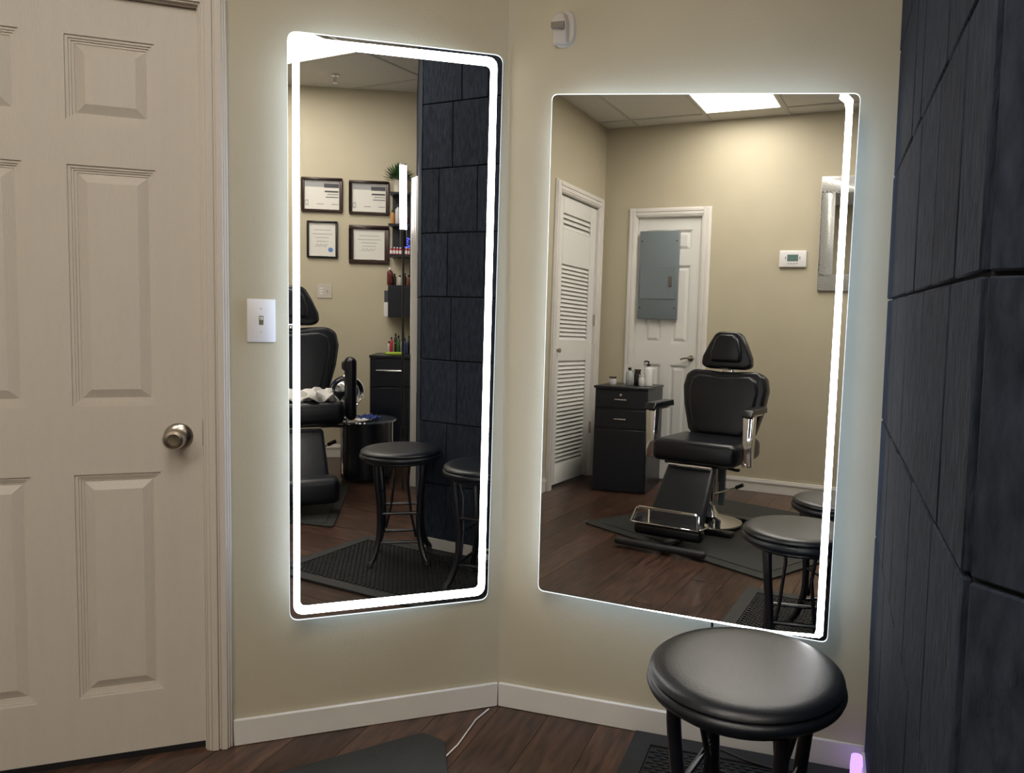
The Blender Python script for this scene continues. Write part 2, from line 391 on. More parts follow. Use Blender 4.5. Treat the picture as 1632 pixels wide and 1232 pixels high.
# ------------------------------------------------------------------ lit mirrors
def lit_mirror(name, label, outer, strips, n, rad, halo, root):
    t = thing(name, label, 'mirror', root); n = Vector(n).normalized()   # n points into the room
    O = [Vector(p) for p in outer]; c = sum(O, Vector())/4
    O = [p-n*((p-c).dot(n)) for p in O]
    lp = rounded(O, rad, 6)
    MB().poly([p-n*.004 for p in lp], [p for p in lp]).build('glass', MIRROR, t, world=True)
    # polished rim, given a faint glow for the strip light caught in it
    inn = [p+(c-p).normalized()*.0028 for p in lp]; b = MB(); k = len(lp)
    b.add([p+n*.0004 for p in lp]+[p+n*.0004 for p in inn]+[p-n*.004 for p in lp], [(i, (i+1) % k, k+(i+1) % k, k+i) for i in range(k)]+[(i, 2*k+i, 2*k+(i+1) % k, (i+1) % k) for i in range(k)])
    b.build('glass_edge_glow', EDGE, t, world=True)
    hs = [p+(c-p)*.0 for p in O]; ex = (O[1]-O[0]).normalized(); ez = (O[0]-O[3]).normalized()
    hq = [O[0]+ex*.05-ez*.05, O[1]-ex*.05-ez*.05, O[2]-ex*.05+ez*.05, O[3]+ex*.05+ez*.05]
    MB().poly([p-n*.024 for p in hq], [p-n*.004 for p in hq]).build('housing', BLKP, t, world=True)
    hr = [O[0]+ex*.046-ez*.046, O[1]-ex*.046-ez*.046, O[2]-ex*.046+ez*.046, O[3]+ex*.046+ez*.046]
    for i in range(4):
        if i not in halo: continue
        a, b_ = hr[i], hr[(i+1) % 4]
        MB().add([a-n*.008, b_-n*.008, b_-n*.020, a-n*.020], [(0, 1, 2, 3)]).build('rear_light_strip', E_HALO, t, world=True)
    for s in strips:
        if s[0] == 'ring':
            a = rounded([Vector(p)-n*((Vector(p)-c).dot(n)) for p in s[1]], .03, 5); d = rounded([Vector(p)-n*((Vector(p)-c).dot(n)) for p in s[2]], .016, 5); k = len(a)
            vs = [p+n*.0008 for p in a]+[p+n*.0008 for p in d]; fs = [(i, (i+1) % k, k+(i+1) % k, k+i) for i in range(k)]
            MB().add(vs, fs).build('light_strip', E_STRIP, t, world=True)
        else:
            a = [Vector(p)-n*((Vector(p)-c).dot(n))+n*.0008 for p in s[1]]
            MB().add(a, s[2]).build('light_strip', E_STRIP, t, world=True)
    return t
nA = (.6401767, -.7682277, 0); nB = (-.0592954, -.9980559, .0191974)
lit_mirror('lit_mirror', 'tall narrow wall mirror with a glowing strip all round, beside the cream door',
    [(-1.356, 1.659, 1.891), (-.922, 2.021, 1.917), (-.939, 2.007, .332), (-1.356, 1.659, .345)],
    [('ring', [(-1.347, 1.667, 1.879), (-.935, 2.011, 1.907), (-.947, 2.001, .348), (-1.349, 1.666, .360)], [(-1.334, 1.678, 1.858), (-.950, 1.998, 1.880), (-.962, 1.988, .372), (-1.336, 1.676, .383)])],
    nA, .026, (0, 1, 2, 3), (-1.14, 1.84, .34))
sb = [(.003, 1.967, 1.744), (.022, 1.967, 1.742), (.034, 1.964, 1.728), (.021, 1.939, .392), (.012, 1.939, .384), (-.001, 1.941, .385), (.004, 1.941, .404), (.018, 1.965, 1.705), (.014, 1.965, 1.722), (.001, 1.965, 1.733)]
sf = [(0, 1, 8, 9), (1, 2, 7, 8), (2, 3, 6, 7), (3, 4, 5, 6)]
lit_mirror('lit_mirror', 'wide wall mirror with one glowing strip down its right side, above the stool',
    [(-.769, 2.013, 1.799), (.051, 1.964, 1.744), (.033, 1.938, .374), (-.772, 1.987, .389)],
    [('poly', sb, sf), ('poly', [(.004, 1.941, .392), (.004, 1.941, .3835), (-.107, 1.947, .3785), (-.5, 1.97, .3845), (-.5, 1.97, .3855), (-.107, 1.947, .3835)], [(0, 1, 2, 5), (5, 2, 3, 4)])],
    nB, .018, (0, 1, 2, 3), (-.36, 1.98, .38))

# ------------------------------------------------------------------ wall fittings
def on(fr, x, z, y=0): return (Matrix.Translation(fr[0]) @ Matrix.Rotation(fr[1], 4, 'Z') @ Vector((x, y, z)))
ls = thing('light_switch', 'white toggle light switch plate between cream door casing and tall mirror', 'light switch', on(FR_LEFT, -.648, 1.094), FR_LEFT[1])
MB().box(-.034, .034, -.006, 0, 0, .113).build('plate', PLAST, ls, bevel=.002)
MB().box(-.0055, .0055, -.0065, -.005, .045, .069).build('slot', mat('olive_slot', (.16, .15, .08), .5), ls)
MB().box(-.004, .004, -.014, -.006, .058, .066).build('toggle', PLASTW, ls, bevel=.001)
for z in (.026, .088): MB().lathe([(.0025, 0), (.002, .0015)], (0, -.006, z), 8, My).build('screw', PLASTW, ls)
ms = thing('motion_sensor', 'small rounded cream motion sensor high on the wall above the wide mirror', 'motion sensor', (-.743, 2.036, 1.93))
MB().poly([Vector((x*.034, 0, .05+z*.05)) for x, z in [(math.copysign(abs(math.cos(a))**.6, math.cos(a)), math.copysign(abs(math.sin(a))**.75, math.sin(a))) for a in [2*PI*k/24 for k in range(24)]]], [Vector((x*.030, -.010, .05+z*.046)) for x, z in [(math.copysign(abs(math.cos(a))**.6, math.cos(a)), math.copysign(abs(math.sin(a))**.75, math.sin(a))) for a in [2*PI*k/24 for k in range(24)]]]).build('back_plate', PLASTW, ms, smooth=True)
MB().poly([Vector((x, -.010, z)) for x, z in [(-.029, .004), (.016, .004), (.018, .06), (.012, .085), (-.004, .096), (-.022, .085), (-.029, .06)]], [Vector((x, y, z)) for x, y, z in [(-.024, -.022, .008), (.012, -.022, .008), (.014, -.040, .06), (.008, -.036, .080), (-.006, -.030, .088), (-.018, -.036, .080), (-.025, -.040, .06)]]).build('housing', PLASTW, ms, bevel=.004, seg=3)
MB().box(-.027, .012, -.041, -.03, .042, .058).build('lens_window', mat('sensor_window', (.20, .17, .14), .3), ms, bevel=.001, seg=1)
th = thing('thermostat', 'white wall thermostat with small green display on the rear wall', 'thermostat', (-.725, YR, 1.70), PI)
MB().box(-.10, .10, -.022, 0, 0, .125).build('body', PLAST, th, bevel=.008, seg=3)
MB().box(-.04, .04, -.0235, -.02, .045, .095).build('display', LCD, th, bevel=.001, seg=1)
for x in (-.03, -.01, .01, .03): MB().box(x-.006, x+.006, -.0245, -.02, .026, .033).build('button', INKG, th)
for x in (-.052, .052): MB().box(x-.004, x+.004, -.0245, -.02, .06, .08).build('button', INKG, th)
# silver framed mirror on the rear wall
ar = thing('framed_mirror', 'wall mirror in a wide silver mosaic frame on the rear wall right of the thermostat', 'mirror', (-.24, YR, 1.53), PI)
b = MB()
for q in ((-.30, .30, 0, .12), (-.30, .30, .71, .83), (-.30, -.20, .12, .71), (.20, .30, .12, .71)): b.box(q[0], q[1], -.022, 0, q[2], q[3])
b.build('frame', SILVER, ar, bevel=.003, seg=1); MB().box(-.2, .2, -.010, -.002, .12, .71).build('glass', MIRROR, ar)

# ------------------------------------------------------------------ floor things
# stools
def stool(loc, rz, label):
    t = thing('bar_stool', label, 'stool', loc, rz, 'black bar stools')
    r = .186; zt = .525
    pr = [(0, zt-.05), (r-.03, zt-.052), (r-.012, zt-.050), (r-.002, zt-.043), (r+.002, zt-.034), (r, zt-.026), (r-.006, zt-.0215), (r-.0075, zt-.021), (r-.006, zt-.0205), (r-.002, zt-.016), (r-.004, zt-.010), (r-.013, zt-.004), (r-.032, zt-.001), (r-.06, zt+.001), (0, zt+.002)]
    MB().lathe([q for q in pr if True], (0, 0, 0), 64).build('seat', LEATHERS, t, smooth=True)
    MB().lathe([(.0, zt-.062), (r-.028, zt-.062), (r-.022, zt-.056), (r-.022, zt-.050), (0, zt-.050)], (0, 0, 0), 48).build('seat_ring', BLACKM, t, smooth=True)
    def leg(a, dr=0, rad=.0125):
        pts = []
        for k in range(15):
            u = k/14; z = (zt-.058)*(1-u)
            rr = .145-.022*math.sin(min(1, u/.55)*PI/2)**2+.055*max(0, (u-.62)/.38)**2+dr
            pts.append((rr*math.cos(a), rr*math.sin(a), max(z, .012)))
        return pts
    P4 = [PI/4+k*PI/2 for k in range(4)]
    for a in P4:
        MB().tube(leg(a), .0138, 12).build('leg', BLACKM, t, smooth=True)
        MB().lathe([(.016, 0), (.016, .010), (.013, .016)], (.178*math.cos(a), .178*math.sin(a), 0), 12).build('foot_cap', RUBBER, t, smooth=True)
    for z, k in ((.34, 5), (.24, 7), (.085, 11)):
        for i in range(4):
            if z == .24 and i % 2: continue
            if z == .34 and not i % 2: continue
            p = Vector(leg(P4[i])[k]); q = Vector(leg(P4[(i+1) % 4])[k]); MB().tube([p, q], .007, 8).build('rung', BLACKM, t, smooth=True)
    for i in range(4):
        a = P4[i]+.42; MB().tube([(.125*math.cos(a), .125*math.sin(a), zt-.058), (.100*math.cos(a), .100*math.sin(a), .38), (.098*math.cos(a-.2), .098*math.sin(a-.2), .22), (.112*math.cos(a-.36), .112*math.sin(a-.36), .12)], .006, 8).build('brace', BLACKM, t, smooth=True)
    return t
stool((-.123, 1.413, .0125), R(-12), 'black round bar stool in front of the wide mirror, nearest its lower right corner')
stool((-.05, .87, .0125), R(52), 'second black round bar stool by the dark wall, shown whole only in the tall mirror')
# perforated mat
def perf_mat(x0, x1, y0, y1, label):
    t = thing('floor_mat', label, 'mat', ((x0+x1)/2, (y0+y1)/2, .0)); W, L = (x1-x0)/2, (y1-y0)/2; bw = .055
    MB().box(-W, W, -L, L, 0.0005, .005).build('base_sheet', RUBBER, t)
    b = MB()
    for q in ((-W, W, -L, -L+bw), (-W, W, L-bw, L), (-W, -W+bw, -L+bw, L-bw), (W-bw, W, -L+bw, L-bw)): b.box(q[0], q[1], q[2], q[3], .005, .0115)
    b.build('border', RUBBER, t)
    b = MB(); y = -L+bw+.008; k = 0
    while y < L-bw-.008:
        x = -W+bw+.006+(k % 2)*.014
        while x < W-bw-.02:
            b.box(x, x+.021, y, y+.0065, .005, .0105); x += .028
        y += .0125; k += 1
    b.build('ridges', RUBBER, t, kind='stuff'); return t
perf_mat(-.475, .125, .49, 2.012, 'black perforated rubber mat under the bar stools beside the dark wall')
# plain mat in the foreground
t = thing('floor_mat', 'plain black rubber mat lying in front of the left wall baseboard', 'mat', (-1.10, 1.55, 0))
pts = [Vector((-1.044, 1.815, 0)), Vector((-.965, 1.80, 0)), Vector((-.78, 1.50, 0)), Vector((-1.22, 1.18, 0)), Vector((-1.48, 1.33, 0))]
pts = rounded(pts, .02, 3); MB().poly([p+Vector((0, 0, .001)) for p in pts], [p+Vector((0, 0, .009)) for p in pts]).build('sheet', RUBBERF, t, bevel=.002, seg=1, world=True)
def barber_mat(pts, label):
    c = sum((Vector((*p, 0)) for p in pts), Vector())/len(pts); t = thing('barber_mat', label, 'mat', c)
    q = rounded([Vector((*p, 0)) for p in pts], .04, 3)
    MB().poly([p+Vector((0, 0, .001)) for p in q], [p+Vector((0, 0, .009)) for p in q]).build('sheet', RUBBERF, t, world=True)
    q2 = [c+(p-c)*.90 for p in q]; MB().poly([p+Vector((0, 0, .009)) for p in q2], [p+Vector((0, 0, .0125)) for p in q2]).build('raised_field', RUBBERF, t, bevel=.002, seg=1, world=True)
barber_mat([(-1.64, -.22), (-.42, .34), (.0, -.62), (-.35, -1.15), (-1.05, -1.35)], 'large black anti-fatigue mat under the barber chair with chrome arms')
barber_mat([(.15, .22), (.90, -.42), (.50, -1.15), (.10, -1.05), (.04, -.30)], 'black anti-fatigue mat under the barber chair with the towel')
# cables
tag(MB().tube([(-.925, 1.995, .003), (-.935, 1.93, .003), (-.925, 1.80, .003), (-.935, 1.67, .003), (-.97, 1.5, .003)], .0022, 6).build('cable', PLAST, None, smooth=True), 'thin white cable running across the wood floor from the wall corner', 'cable')
tag(MB().tube([(-.27, 2.012, .36), (-.268, 2.01, .12), (-.262, 2.004, .03), (-.235, 1.99, .016), (-.16, 1.96, .016), (-.06, 1.94, .016), (.02, 1.92, .016)], .0035, 8).build('cable', BLKP, None, smooth=True), 'black power cable hanging from the wide mirror down onto the perforated mat', 'cable')
t = thing('night_light', 'small purple glowing night light on the floor in the corner by the dark wall', 'lamp', (.118, 1.955, .012))
MB().lathe([(.022, 0), (.022, .012), (.018, .014)], n=20).build('base', BLKP, t, smooth=True)
MB().lathe([(.015, .014), (.016, .05), (.014, .072), (.0, .074)], n=20).build('shade', E_PURP, t, smooth=True)

# ------------------------------------------------------------------ barber chairs
def rbox(b0, x0, x1, y0, y1, z0, z1, M=None): return b0.box(x0, x1, y0, y1, z0, z1, M)
def barber_chair(loc, rz, label, sc=1., slab_arms=False):
    t = thing('barber_chair', label, 'barber chair', loc, rz); t.scale = (sc,)*3; tilt = R(9)
    MB().lathe([(.0, .018), (.215, .018), (.215, .026), (.17, .036), (.075, .062), (.052, .10), (.045, .14), (0, .14)], (0, -.02, 0), 40).build('pump_base', CHROME, t, smooth=True)
    MB().box(-.24, .24, .16, .215, .001, .03).box(-.24, .24, -.24, -.185, .001, .03).box(-.05, .05, -.20, .18, .001, .018).build('base_frame', BLACKM, t, bevel=.006)
    MB().lathe([(.034, .13), (.034, .27), (.026, .27), (.026, .40), (.0, .40)], (.035, -.02, 0), 24).build('column', CHROME, t, smooth=True)
    MB().box(.045, .095, -.075, -.05, .12, .34).build('column_cover', GREY, t, bevel=.004)
    MB().tube([(.03, 0, .19), (.10, .01, .215), (.19, .02, .255)], .0055, 8).build('pump_lever', CHROME, t, smooth=True)
    MB().tube([(.19, .02, .255), (.235, .025, .277)], .011, 8).build('lever_grip', BLKP, t, smooth=True)
    MB().box(-.20, .20, -.20, .20, .385, .405).build('seat_frame', BLACKM, t, bevel=.004)
    MB().tube([(.20, .2, .395), (.25, .215, .392), (.262, .20, .392)], .009, 8).build('recline_lever', BLKP, t, smooth=True)
    MB().box(-.262, .262, -.22, .27, .405, .535).build('seat', LEATHER, t, bevel=.042, seg=5)
    # backrest: wide shoulders, narrow waist
    Mb = T(0, -.20, .50) @ Matrix.Rotation(R(9), 4, 'X') @ Matrix.Diagonal((1.06, 1, 1.09, 1))
    o2 = [(-.16, 0), (.16, 0), (.205, .05), (.245, .19), (.262, .30), (.248, .375), (.20, .405), (.10, .40), (0, .392), (-.10, .40), (-.20, .405), (-.248, .375), (-.262, .30), (-.245, .19), (-.205, .05)]
    def slab(o, y0, y1, ins): return [Mb @ Vector((x, y0, z)) for x, z in o], [Mb @ Vector((x*(1-ins), y1, .2+(z-.2)*(1-ins))) for x, z in o]
    MB().poly(*slab(o2, -.075, .03, 0)).build('backrest', LEATHER, t, bevel=.026, seg=4)
    MB().poly(*slab([(x*.84, .02+z*.88) for x, z in o2], .02, .050, .05)).build('back_cushion', LEATHER, t, bevel=.016, seg=4)
    Mh = T(0, -.265, .945) @ Matrix.Rotation(R(7), 4, 'X') @ Matrix.Diagonal((1.08, 1, 1.06, 1))
    h = [(-.155, .02), (-.12, 0), (.12, 0), (.155, .02), (.15, .07), (.115, .15), (.085, .205), (.06, .225), (-.06, .225), (-.085, .205), (-.115, .15), (-.15, .07)]
    MB().poly([Mh @ Vector((x, -.05, z)) for x, z in h], [Mh @ Vector((x, .025, z)) for x, z in h]).build('headrest', LEATHER, t, bevel=.02, seg=4)
    g = [(-.095, .035), (.095, .035), (.10, .09), (.075, .175), (.045, .205), (-.045, .205), (-.075, .175), (-.10, .09)]
    MB().poly([Mh @ Vector((x, .02, z)) for x, z in g], [Mh @ Vector((x*.9, .055, .01+z*.93)) for x, z in g]).build('head_cushion', LEATHER, t, bevel=.014, seg=3)
    MB().box(-.04, .04, -.325, -.30, .88, .97).build('headrest_post', CHROME, t, bevel=.003)
    MB().tube([(-.025, -.225, .948), (.025, -.225, .948)], .005, 8).build('headrest_clip', CHROME, t, smooth=True)
    for s in (-1, 1):
        if slab_arms:
            ap = MB().box(s*.30-.03, s*.30+.03, .10, .22, .42, .78).build('armrest', LEATHER, t, bevel=.03, seg=4)
            ap2 = MB().box(s*.30-.022, s*.30+.022, -.12, .12, .68, .74).build('arm_rail', LEATHER, t, bevel=.018, seg=3)
        else:
            b = MB().poly([Vector((x, .20, z)) for x, z in ((s*.275, .41), (s*.325, .41), (s*.335, .70), (s*.27, .70))], [Vector((x, .14, z)) for x, z in ((s*.275, .41), (s*.325, .41), (s*.335, .70), (s*.27, .70))])
            b.build('arm_post', CHROME, t, bevel=.006)
            MB().box(s*.30-.012, s*.30+.012, -.06, .18, .690, .704).build('arm_rail', CHROME, t, bevel=.003)
            MB().poly([Vector((s*.30-.032, y, z)) for y, z in ((-.08, .704), (.20, .704), (.225, .690), (.232, .70), (.20, .735), (-.07, .742))], [Vector((s*.30+.032, y, z)) for y, z in ((-.08, .704), (.20, .704), (.225, .690), (.232, .70), (.20, .735), (-.07, .742))]).build('arm_pad', LEATHER, t, bevel=.010, seg=3)
    Ml = T(0, .275, .40) @ Matrix.Rotation(R(38), 4, 'X')
    MB().poly([Ml @ Vector((x, -.05, z)) for x, z in ((-.165, -.37), (.165, -.37), (.145, 0), (-.145, 0))], [Ml @ Vector((x, .005, z)) for x, z in ((-.165, -.37), (.165, -.37), (.145, 0), (-.145, 0))]).build('leg_rest', LEATHERS, t, bevel=.022, seg=4)
    MB().tube([(-.13, .30, .40), (.13, .30, .40)], .008, 8).build('leg_rest_hinge', CHROME, t, smooth=True)
    if slab_arms:
        MB().box(-.20, .20, .47, .62, .05, .185).build('foot_pad', LEATHERS, t, bevel=.035, seg=4)
        MB().box(-.03, .03, .18, .50, .03, .06).build('foot_pad_arm', BLACKM, t, bevel=.004)
        MB().lathe([(.012, .012), (.010, .035)], (.16, .42, 0), 12).build('foot_knob', CHROME, t, smooth=True)
        return t
    MB().box(-.20, .20, .53, .60, .045, .115).build('foot_bumper', LEATHER, t, bevel=.024, seg=4)
    MB().poly([Vector((-.21, .49, .112)), Vector((.21, .49, .112)), Vector((.195, .64, .118)), Vector((-.195, .64, .118))], [Vector((-.21, .49, .120)), Vector((.21, .49, .120)), Vector((.195, .64, .126)), Vector((-.195, .64, .126))]).build('foot_plate', CHROME, t, bevel=.003, seg=1)
    MB().tube([(-.195, .63, .122), (-.178, .60, .190), (-.163, .60, .198), (.163, .60, .198), (.178, .60, .190), (.195, .63, .122)], .008, 8).tube([(-.095, .62, .122), (-.105, .60, .198)], .006, 8).build('foot_rail', CHROME, t, smooth=True)
    MB().box(-.26, .26, .66, .71, .002, .036).build('lower_foot_bar', RUBBER, t, bevel=.014, seg=3)
    MB().box(-.03, .03, .18, .67, .004, .022).build('foot_bar_arm', BLACKM, t, bevel=.004)
    return t
barber_chair((-.965, -.53, .0125), R(5), 'black leather barber chair with chrome arms and empty seat facing the wide mirror')
c2 = barber_chair((.59, -.60, .0125), R(38), 'black leather barber chair with upright padded arms and a towel on its seat', 1.1, True)
# towel on the second chair
tw = MB(); nx, ny = 16, 12; c2m = Matrix.Translation((.59, -.60, .0125)) @ Matrix.Rotation(R(38), 4, 'Z') @ Matrix.Scale(1.1, 4); vs = []
for j in range(ny+1):
    for i in range(nx+1):
        x = -.19+.40*i/nx; y = -.02+.26*j/ny; z = .541+.022*math.sin(i*1.1+j*.7)+.016*math.sin(j*1.9-i*.5)+.012
        vs.append(c2m @ Vector((x+.01*math.sin(j*2.), y+.012*math.sin(i*1.7), z)))
top = [(j*(nx+1)+i, j*(nx+1)+i+1, (j+1)*(nx+1)+i+1, (j+1)*(nx+1)+i) for j in range(ny) for i in range(nx)]
tw.add(vs, top); o = tw.build('towel', TOWEL, None, smooth=True); so = o.modifiers.new('s', 'SOLIDIFY'); so.thickness = .012; so.offset = 1
tag(o, 'crumpled white towel lying on the seat of the padded-arm barber chair', 'towel')

# ------------------------------------------------------------------ cabinet by the louvred door
def bottle(name, cat, label, loc, r, h, m, capm, pump=False, neck=.3, group=None, band=None):
    t = thing(name, label, cat, loc, random.uniform(0, 6), group)
    MB().lathe([(r*.9, 0), (r, .004), (r, h*.80), (r*.8, h*.90), (r*neck, h*.94), (r*neck, h), (0, h)], n=20).build('body', m, t, smooth=True)
    if pump:
        MB().lathe([(r*.42, h), (r*.42, h+.014), (r*.15, h+.016), (r*.15, h+.035), (0, h+.035)], n=14).tube([(0, 0, h+.033), (r*.9, 0, h+.036), (r*1.2, 0, h+.028)], r*.17, 8).build('pump', capm, t, smooth=True)
    else: MB().lathe([(r*(neck+.12), h), (r*(neck+.12), h+h*.16), (0, h+h*.16)], n=14).build('cap', capm, t, smooth=True)
    if band: MB().lathe([(r*1.015, h*.15), (r*1.015, h*.65)], n=20).build('label_band', band, t, smooth=True)
    return t
ax = Vector((-1.654+2.048, -1.198+1.149)); ang = math.atan2(ax.y, ax.x)   # front edge runs left to right seen in the mirror
cb = thing('cabinet', 'black cabinet with two drawers and a door, beside the louvred closet door', 'cabinet', (-1.84, -1.43, 0), ang)
W, D, Hh = .20, .26, .775
MB().box(-W, W, -D, D-.018, .0, Hh-.02).build('body', BLKW, cb, bevel=.002, seg=1)
MB().box(-W-.006, W+.006, -D-.004, D+.006, Hh-.018, Hh).build('top', BLKW, cb, bevel=.002, seg=1)
for z0, z1, key in ((.62, .745, True), (.475, .605, False)):
    d = MB().box(-W+.008, W-.008, D-.018, D, z0, z1).build('drawer', BLKW, cb, bevel=.002, seg=1)
    MB().box(-.045, .045, D+.008, D+.014, (z0+z1)/2-.005, (z0+z1)/2+.003).box(-.042, -.038, D, D+.01, (z0+z1)/2-.005, (z0+z1)/2+.003).box(.038, .042, D, D+.01, (z0+z1)/2-.005, (z0+z1)/2+.003).build('handle', CHROME, d)
    if key: MB().lathe([(.011, 0), (.009, .006)], (0, D, z1-.03), 14, Matrix.Rotation(-PI/2, 4, 'X')).build('lock', CHROME, d)
MB().box(-W+.008, W-.008, D-.018, D, .015, .46).build('cabinet_door', BLKW, cb, bevel=.002, seg=1)
cm = Matrix.Translation((-1.84, -1.43, 0)) @ Matrix.Rotation(ang, 4, 'Z')
def ct(x, y): v = cm @ Vector((x, y, Hh)); return tuple(v)
t = thing('jar', 'small white jar with dark lid at the left of the cabinet top', 'jar', ct(-.13, .03))
MB().lathe([(.026, 0), (.028, .004), (.028, .045)], n=20).build('body', PLAST, t, smooth=True); MB().lathe([(.029, .045), (.029, .058), (0, .058)], n=20).build('lid', BRWN, t, smooth=True)
t = thing('sign_card', 'white card standing at the back of the black cabinet top', 'card', ct(-.03, -.15), ang)
MB().box(-.055, .055, -.004, .004, 0, .15).build('card', PAPER, t); MB().box(-.02, .03, .004, .0046, .085, .092).box(-.012, .02, .004, .0046, .10, .104).build('print', INK, t)
bottle('spray_bottle', 'bottle', 'grey bottle with black dropper top on the black cabinet', ct(.0, .03), .028, .115, mat('grey_bottle', (.38, .40, .40), .3), BLKP, neck=.35)
bottle('dark_jar', 'jar', 'dark square jar with brown lid between two bottles on the cabinet', ct(.055, .0), .028, .105, BLKP, BRWN, neck=.8)
bottle('pump_bottle', 'bottle', 'tall clear pump bottle with black pump on the black cabinet', ct(.14, .01), .034, .15, mat('milky_clear', (.62, .62, .60), .2), BLKP, pump=True, neck=.35)
bottle('cup', 'cup', 'low translucent white cup in front of the pump bottle', ct(.105, .075), .022, .075, mat('milky_cup', (.6, .6, .58), .25), mat('milky_cup_b', (.6, .6, .58), .25), neck=.8)

# ------------------------------------------------------------------ certificate wall (local x = -u)
def cw(u, z, v=0): return tuple(CA+CE*u+Vector((-.833095, .55313, 0))*v+Vector((0, 0, z)))
def frame(u0, u1, z0, z1, label, border, kind, m=BRWN):
    t = thing('framed_certificate', label, 'framed certificate', cw((u0+u1)/2, z0), ANG_C, 'framed certificates on the wall'); W = (u1-u0)/2; h = z1-z0
    b = MB()
    for q in ((-W, W, 0, border), (-W, W, h-border, h), (-W, -W+border, border, h-border), (W-border, W, border, h-border)): b.box(q[0], q[1], -.018, 0, q[2], q[3])
    b.build('frame', m, t, bevel=.003, seg=1)
    MB().box(-W+border, W-border, -.006, -.002, border, h-border).build('paper', PAPER, t)
    p = MB(); g = MB(); y0, y1 = -.0068, -.0062; iw = W-border; ih = h-2*border; zb = border
    if kind == 'banner':
        g.box(-iw+.004, iw-.004, y0, y1, zb+ih*.78, zb+ih*.97)
        p.box(-iw+.004, -iw+.004+iw*.85, y0-.0005, y1, zb+ih*.76, zb+ih*.90)
        for k, (a, c, zz, hh) in enumerate(((.05, .85, .60, .035), (.05, .70, .52, .012), (.05, .78, .42, .016), (.05, .45, .18, .010), (.9, 1.3, .18, .010))): p.box(-iw+iw*a, -iw+iw*c, y0, y1, zb+ih*zz, zb+ih*(zz+hh*1.6))
        for q in ((.80, .95, .14, .15), (.80, .95, .30, .31), (.80, .805, .14, .31), (.945, .95, .14, .31)): p.box(iw*q[0]-.001, iw*q[1]+.001, y0, y1, zb+ih*q[2], zb+ih*q[3]+.001)
    else:
        for k, (a, zz) in enumerate(((.65, .78), (.75, .66), (.5, .55), (.45, .44))): g.box(-iw*a, iw*a, y0, y1, zb+ih*zz, zb+ih*zz+.004)
        pts = [(-iw*.4+iw*.9*k/14, -.0075, zb+ih*.33+.012*math.sin(k*1.7)+.004*math.cos(k*3.)) for k in range(15)]; p.tube(pts, .0008, 5)
    g.build('print', INKG, t, kind='stuff'); p.build('print', INK, t, kind='stuff')
    if kind == 'seal': MB().lathe([(.018, 0), (.018, .001)], (-iw*.62, -.006, zb+ih*.2), 20, My).build('seal', BLUE, t)
    return t
frame(-.074, .226, 1.893, 2.155, 'brown framed certificate with grey banner, upper left in the tall mirror', .022, 'banner')
frame(.277, .572, 1.887, 2.147, 'brown framed certificate with grey banner, nearest the potted plant', .022, 'banner')
frame(-.033, .19, 1.546, 1.828, 'thin black framed certificate with a blue round seal', .014, 'seal', BLKP)
frame(.277, .574, 1.512, 1.808, 'dark wooden framed certificate with signature, below the one nearest the plant', .032, 'sign')
t = thing('wall_plate', 'white two gang plate with outlet and switch below the sealed certificate', 'switch plate', cw(.092, 1.24), ANG_C)
MB().box(-.056, .056, -.006, 0, 0, .11).build('plate', PLASTW, t, bevel=.002, seg=1)
MB().box(.012, .034, -.0075, -.005, .03, .08).build('outlet', PLAST, t); MB().box(.018, .021, -.0085, -.007, .06, .07).box(.018, .021, -.0085, -.007, .04, .05).box(.025, .028, -.0085, -.007, .06, .07).box(.025, .028, -.0085, -.007, .04, .05).build('slot', INK, t)
MB().box(-.028, -.018, -.012, -.005, .045, .062).build('toggle', INKG, t)
# shelf unit
su = thing('shelf_unit', 'tall black wall shelf unit with bottles, beside the certificates', 'shelf', cw(.685, 1.11), ANG_C)
W = .085
for z in (.24, .47, .70, .935): MB().box(-W, W, -.20, -.001, z-.016, z).build('shelf', BLKW, su)
MB().box(-W, -W+.012, -.20, -.001, .0, .93).build('side_panel', BLKW, su)
MB().box(-W, W, -.012, -.001, .47, .92).build('back_panel', BLKW, su)
MB().box(-W, W, -.20, -.001, .0, .2235).build('cupboard', BLKW, su, bevel=.002, seg=1)
def sh(u, z, v=.12): return cw(u-.025, 1.11+z, v)
t = thing('potted_plant', 'bushy green plant in a white pot on top of the shelf unit', 'plant', sh(.69, .936, .13))
MB().lathe([(.030, 0), (.034, .004), (.040, .09), (.037, .09), (.035, .075), (0, .075)], n=24).build('pot', mat('cream_pot', (.55, .50, .42), .6), t, smooth=True)
b = MB()
for k in range(600):
    a = random.uniform(0, 2*PI); e = random.uniform(.1, 1.5); l = random.uniform(.06, .14)
    d = Vector((math.cos(a)*math.cos(e), math.sin(a)*math.cos(e), math.sin(e))); s = d.cross(Vector((0, 0, 1))); s = (s if s.length > .1 else Vector((1, 0, 0))).normalized()*.006
    p0 = Vector((0, 0, .085))+d*l*.55; b.add([p0, p0+d*l*.25+s, p0+d*l*.5, p0+d*l*.25-s], [(0, 1, 2, 3)])
b.build('foliage', DGREEN, t, kind='stuff')
for i, (u, h, r, m, c, lb) in enumerate(((.645, .09, .016, mat('orange_label', (.45, .2, .05), .4), BLKP, 'small amber bottle behind the tube light on the upper shelf'), (.685, .13, .022, mat('silver_label', (.45, .45, .46), .35), BLKP, 'tall silver bottle with black top on the upper shelf'), (.735, .085, .024, REDM, BLKP, 'red labelled bottle with black pump on the upper shelf'))):
    bottle('styling_bottle', 'bottle', lb, sh(u, .702), r, h, m, c, neck=.4)
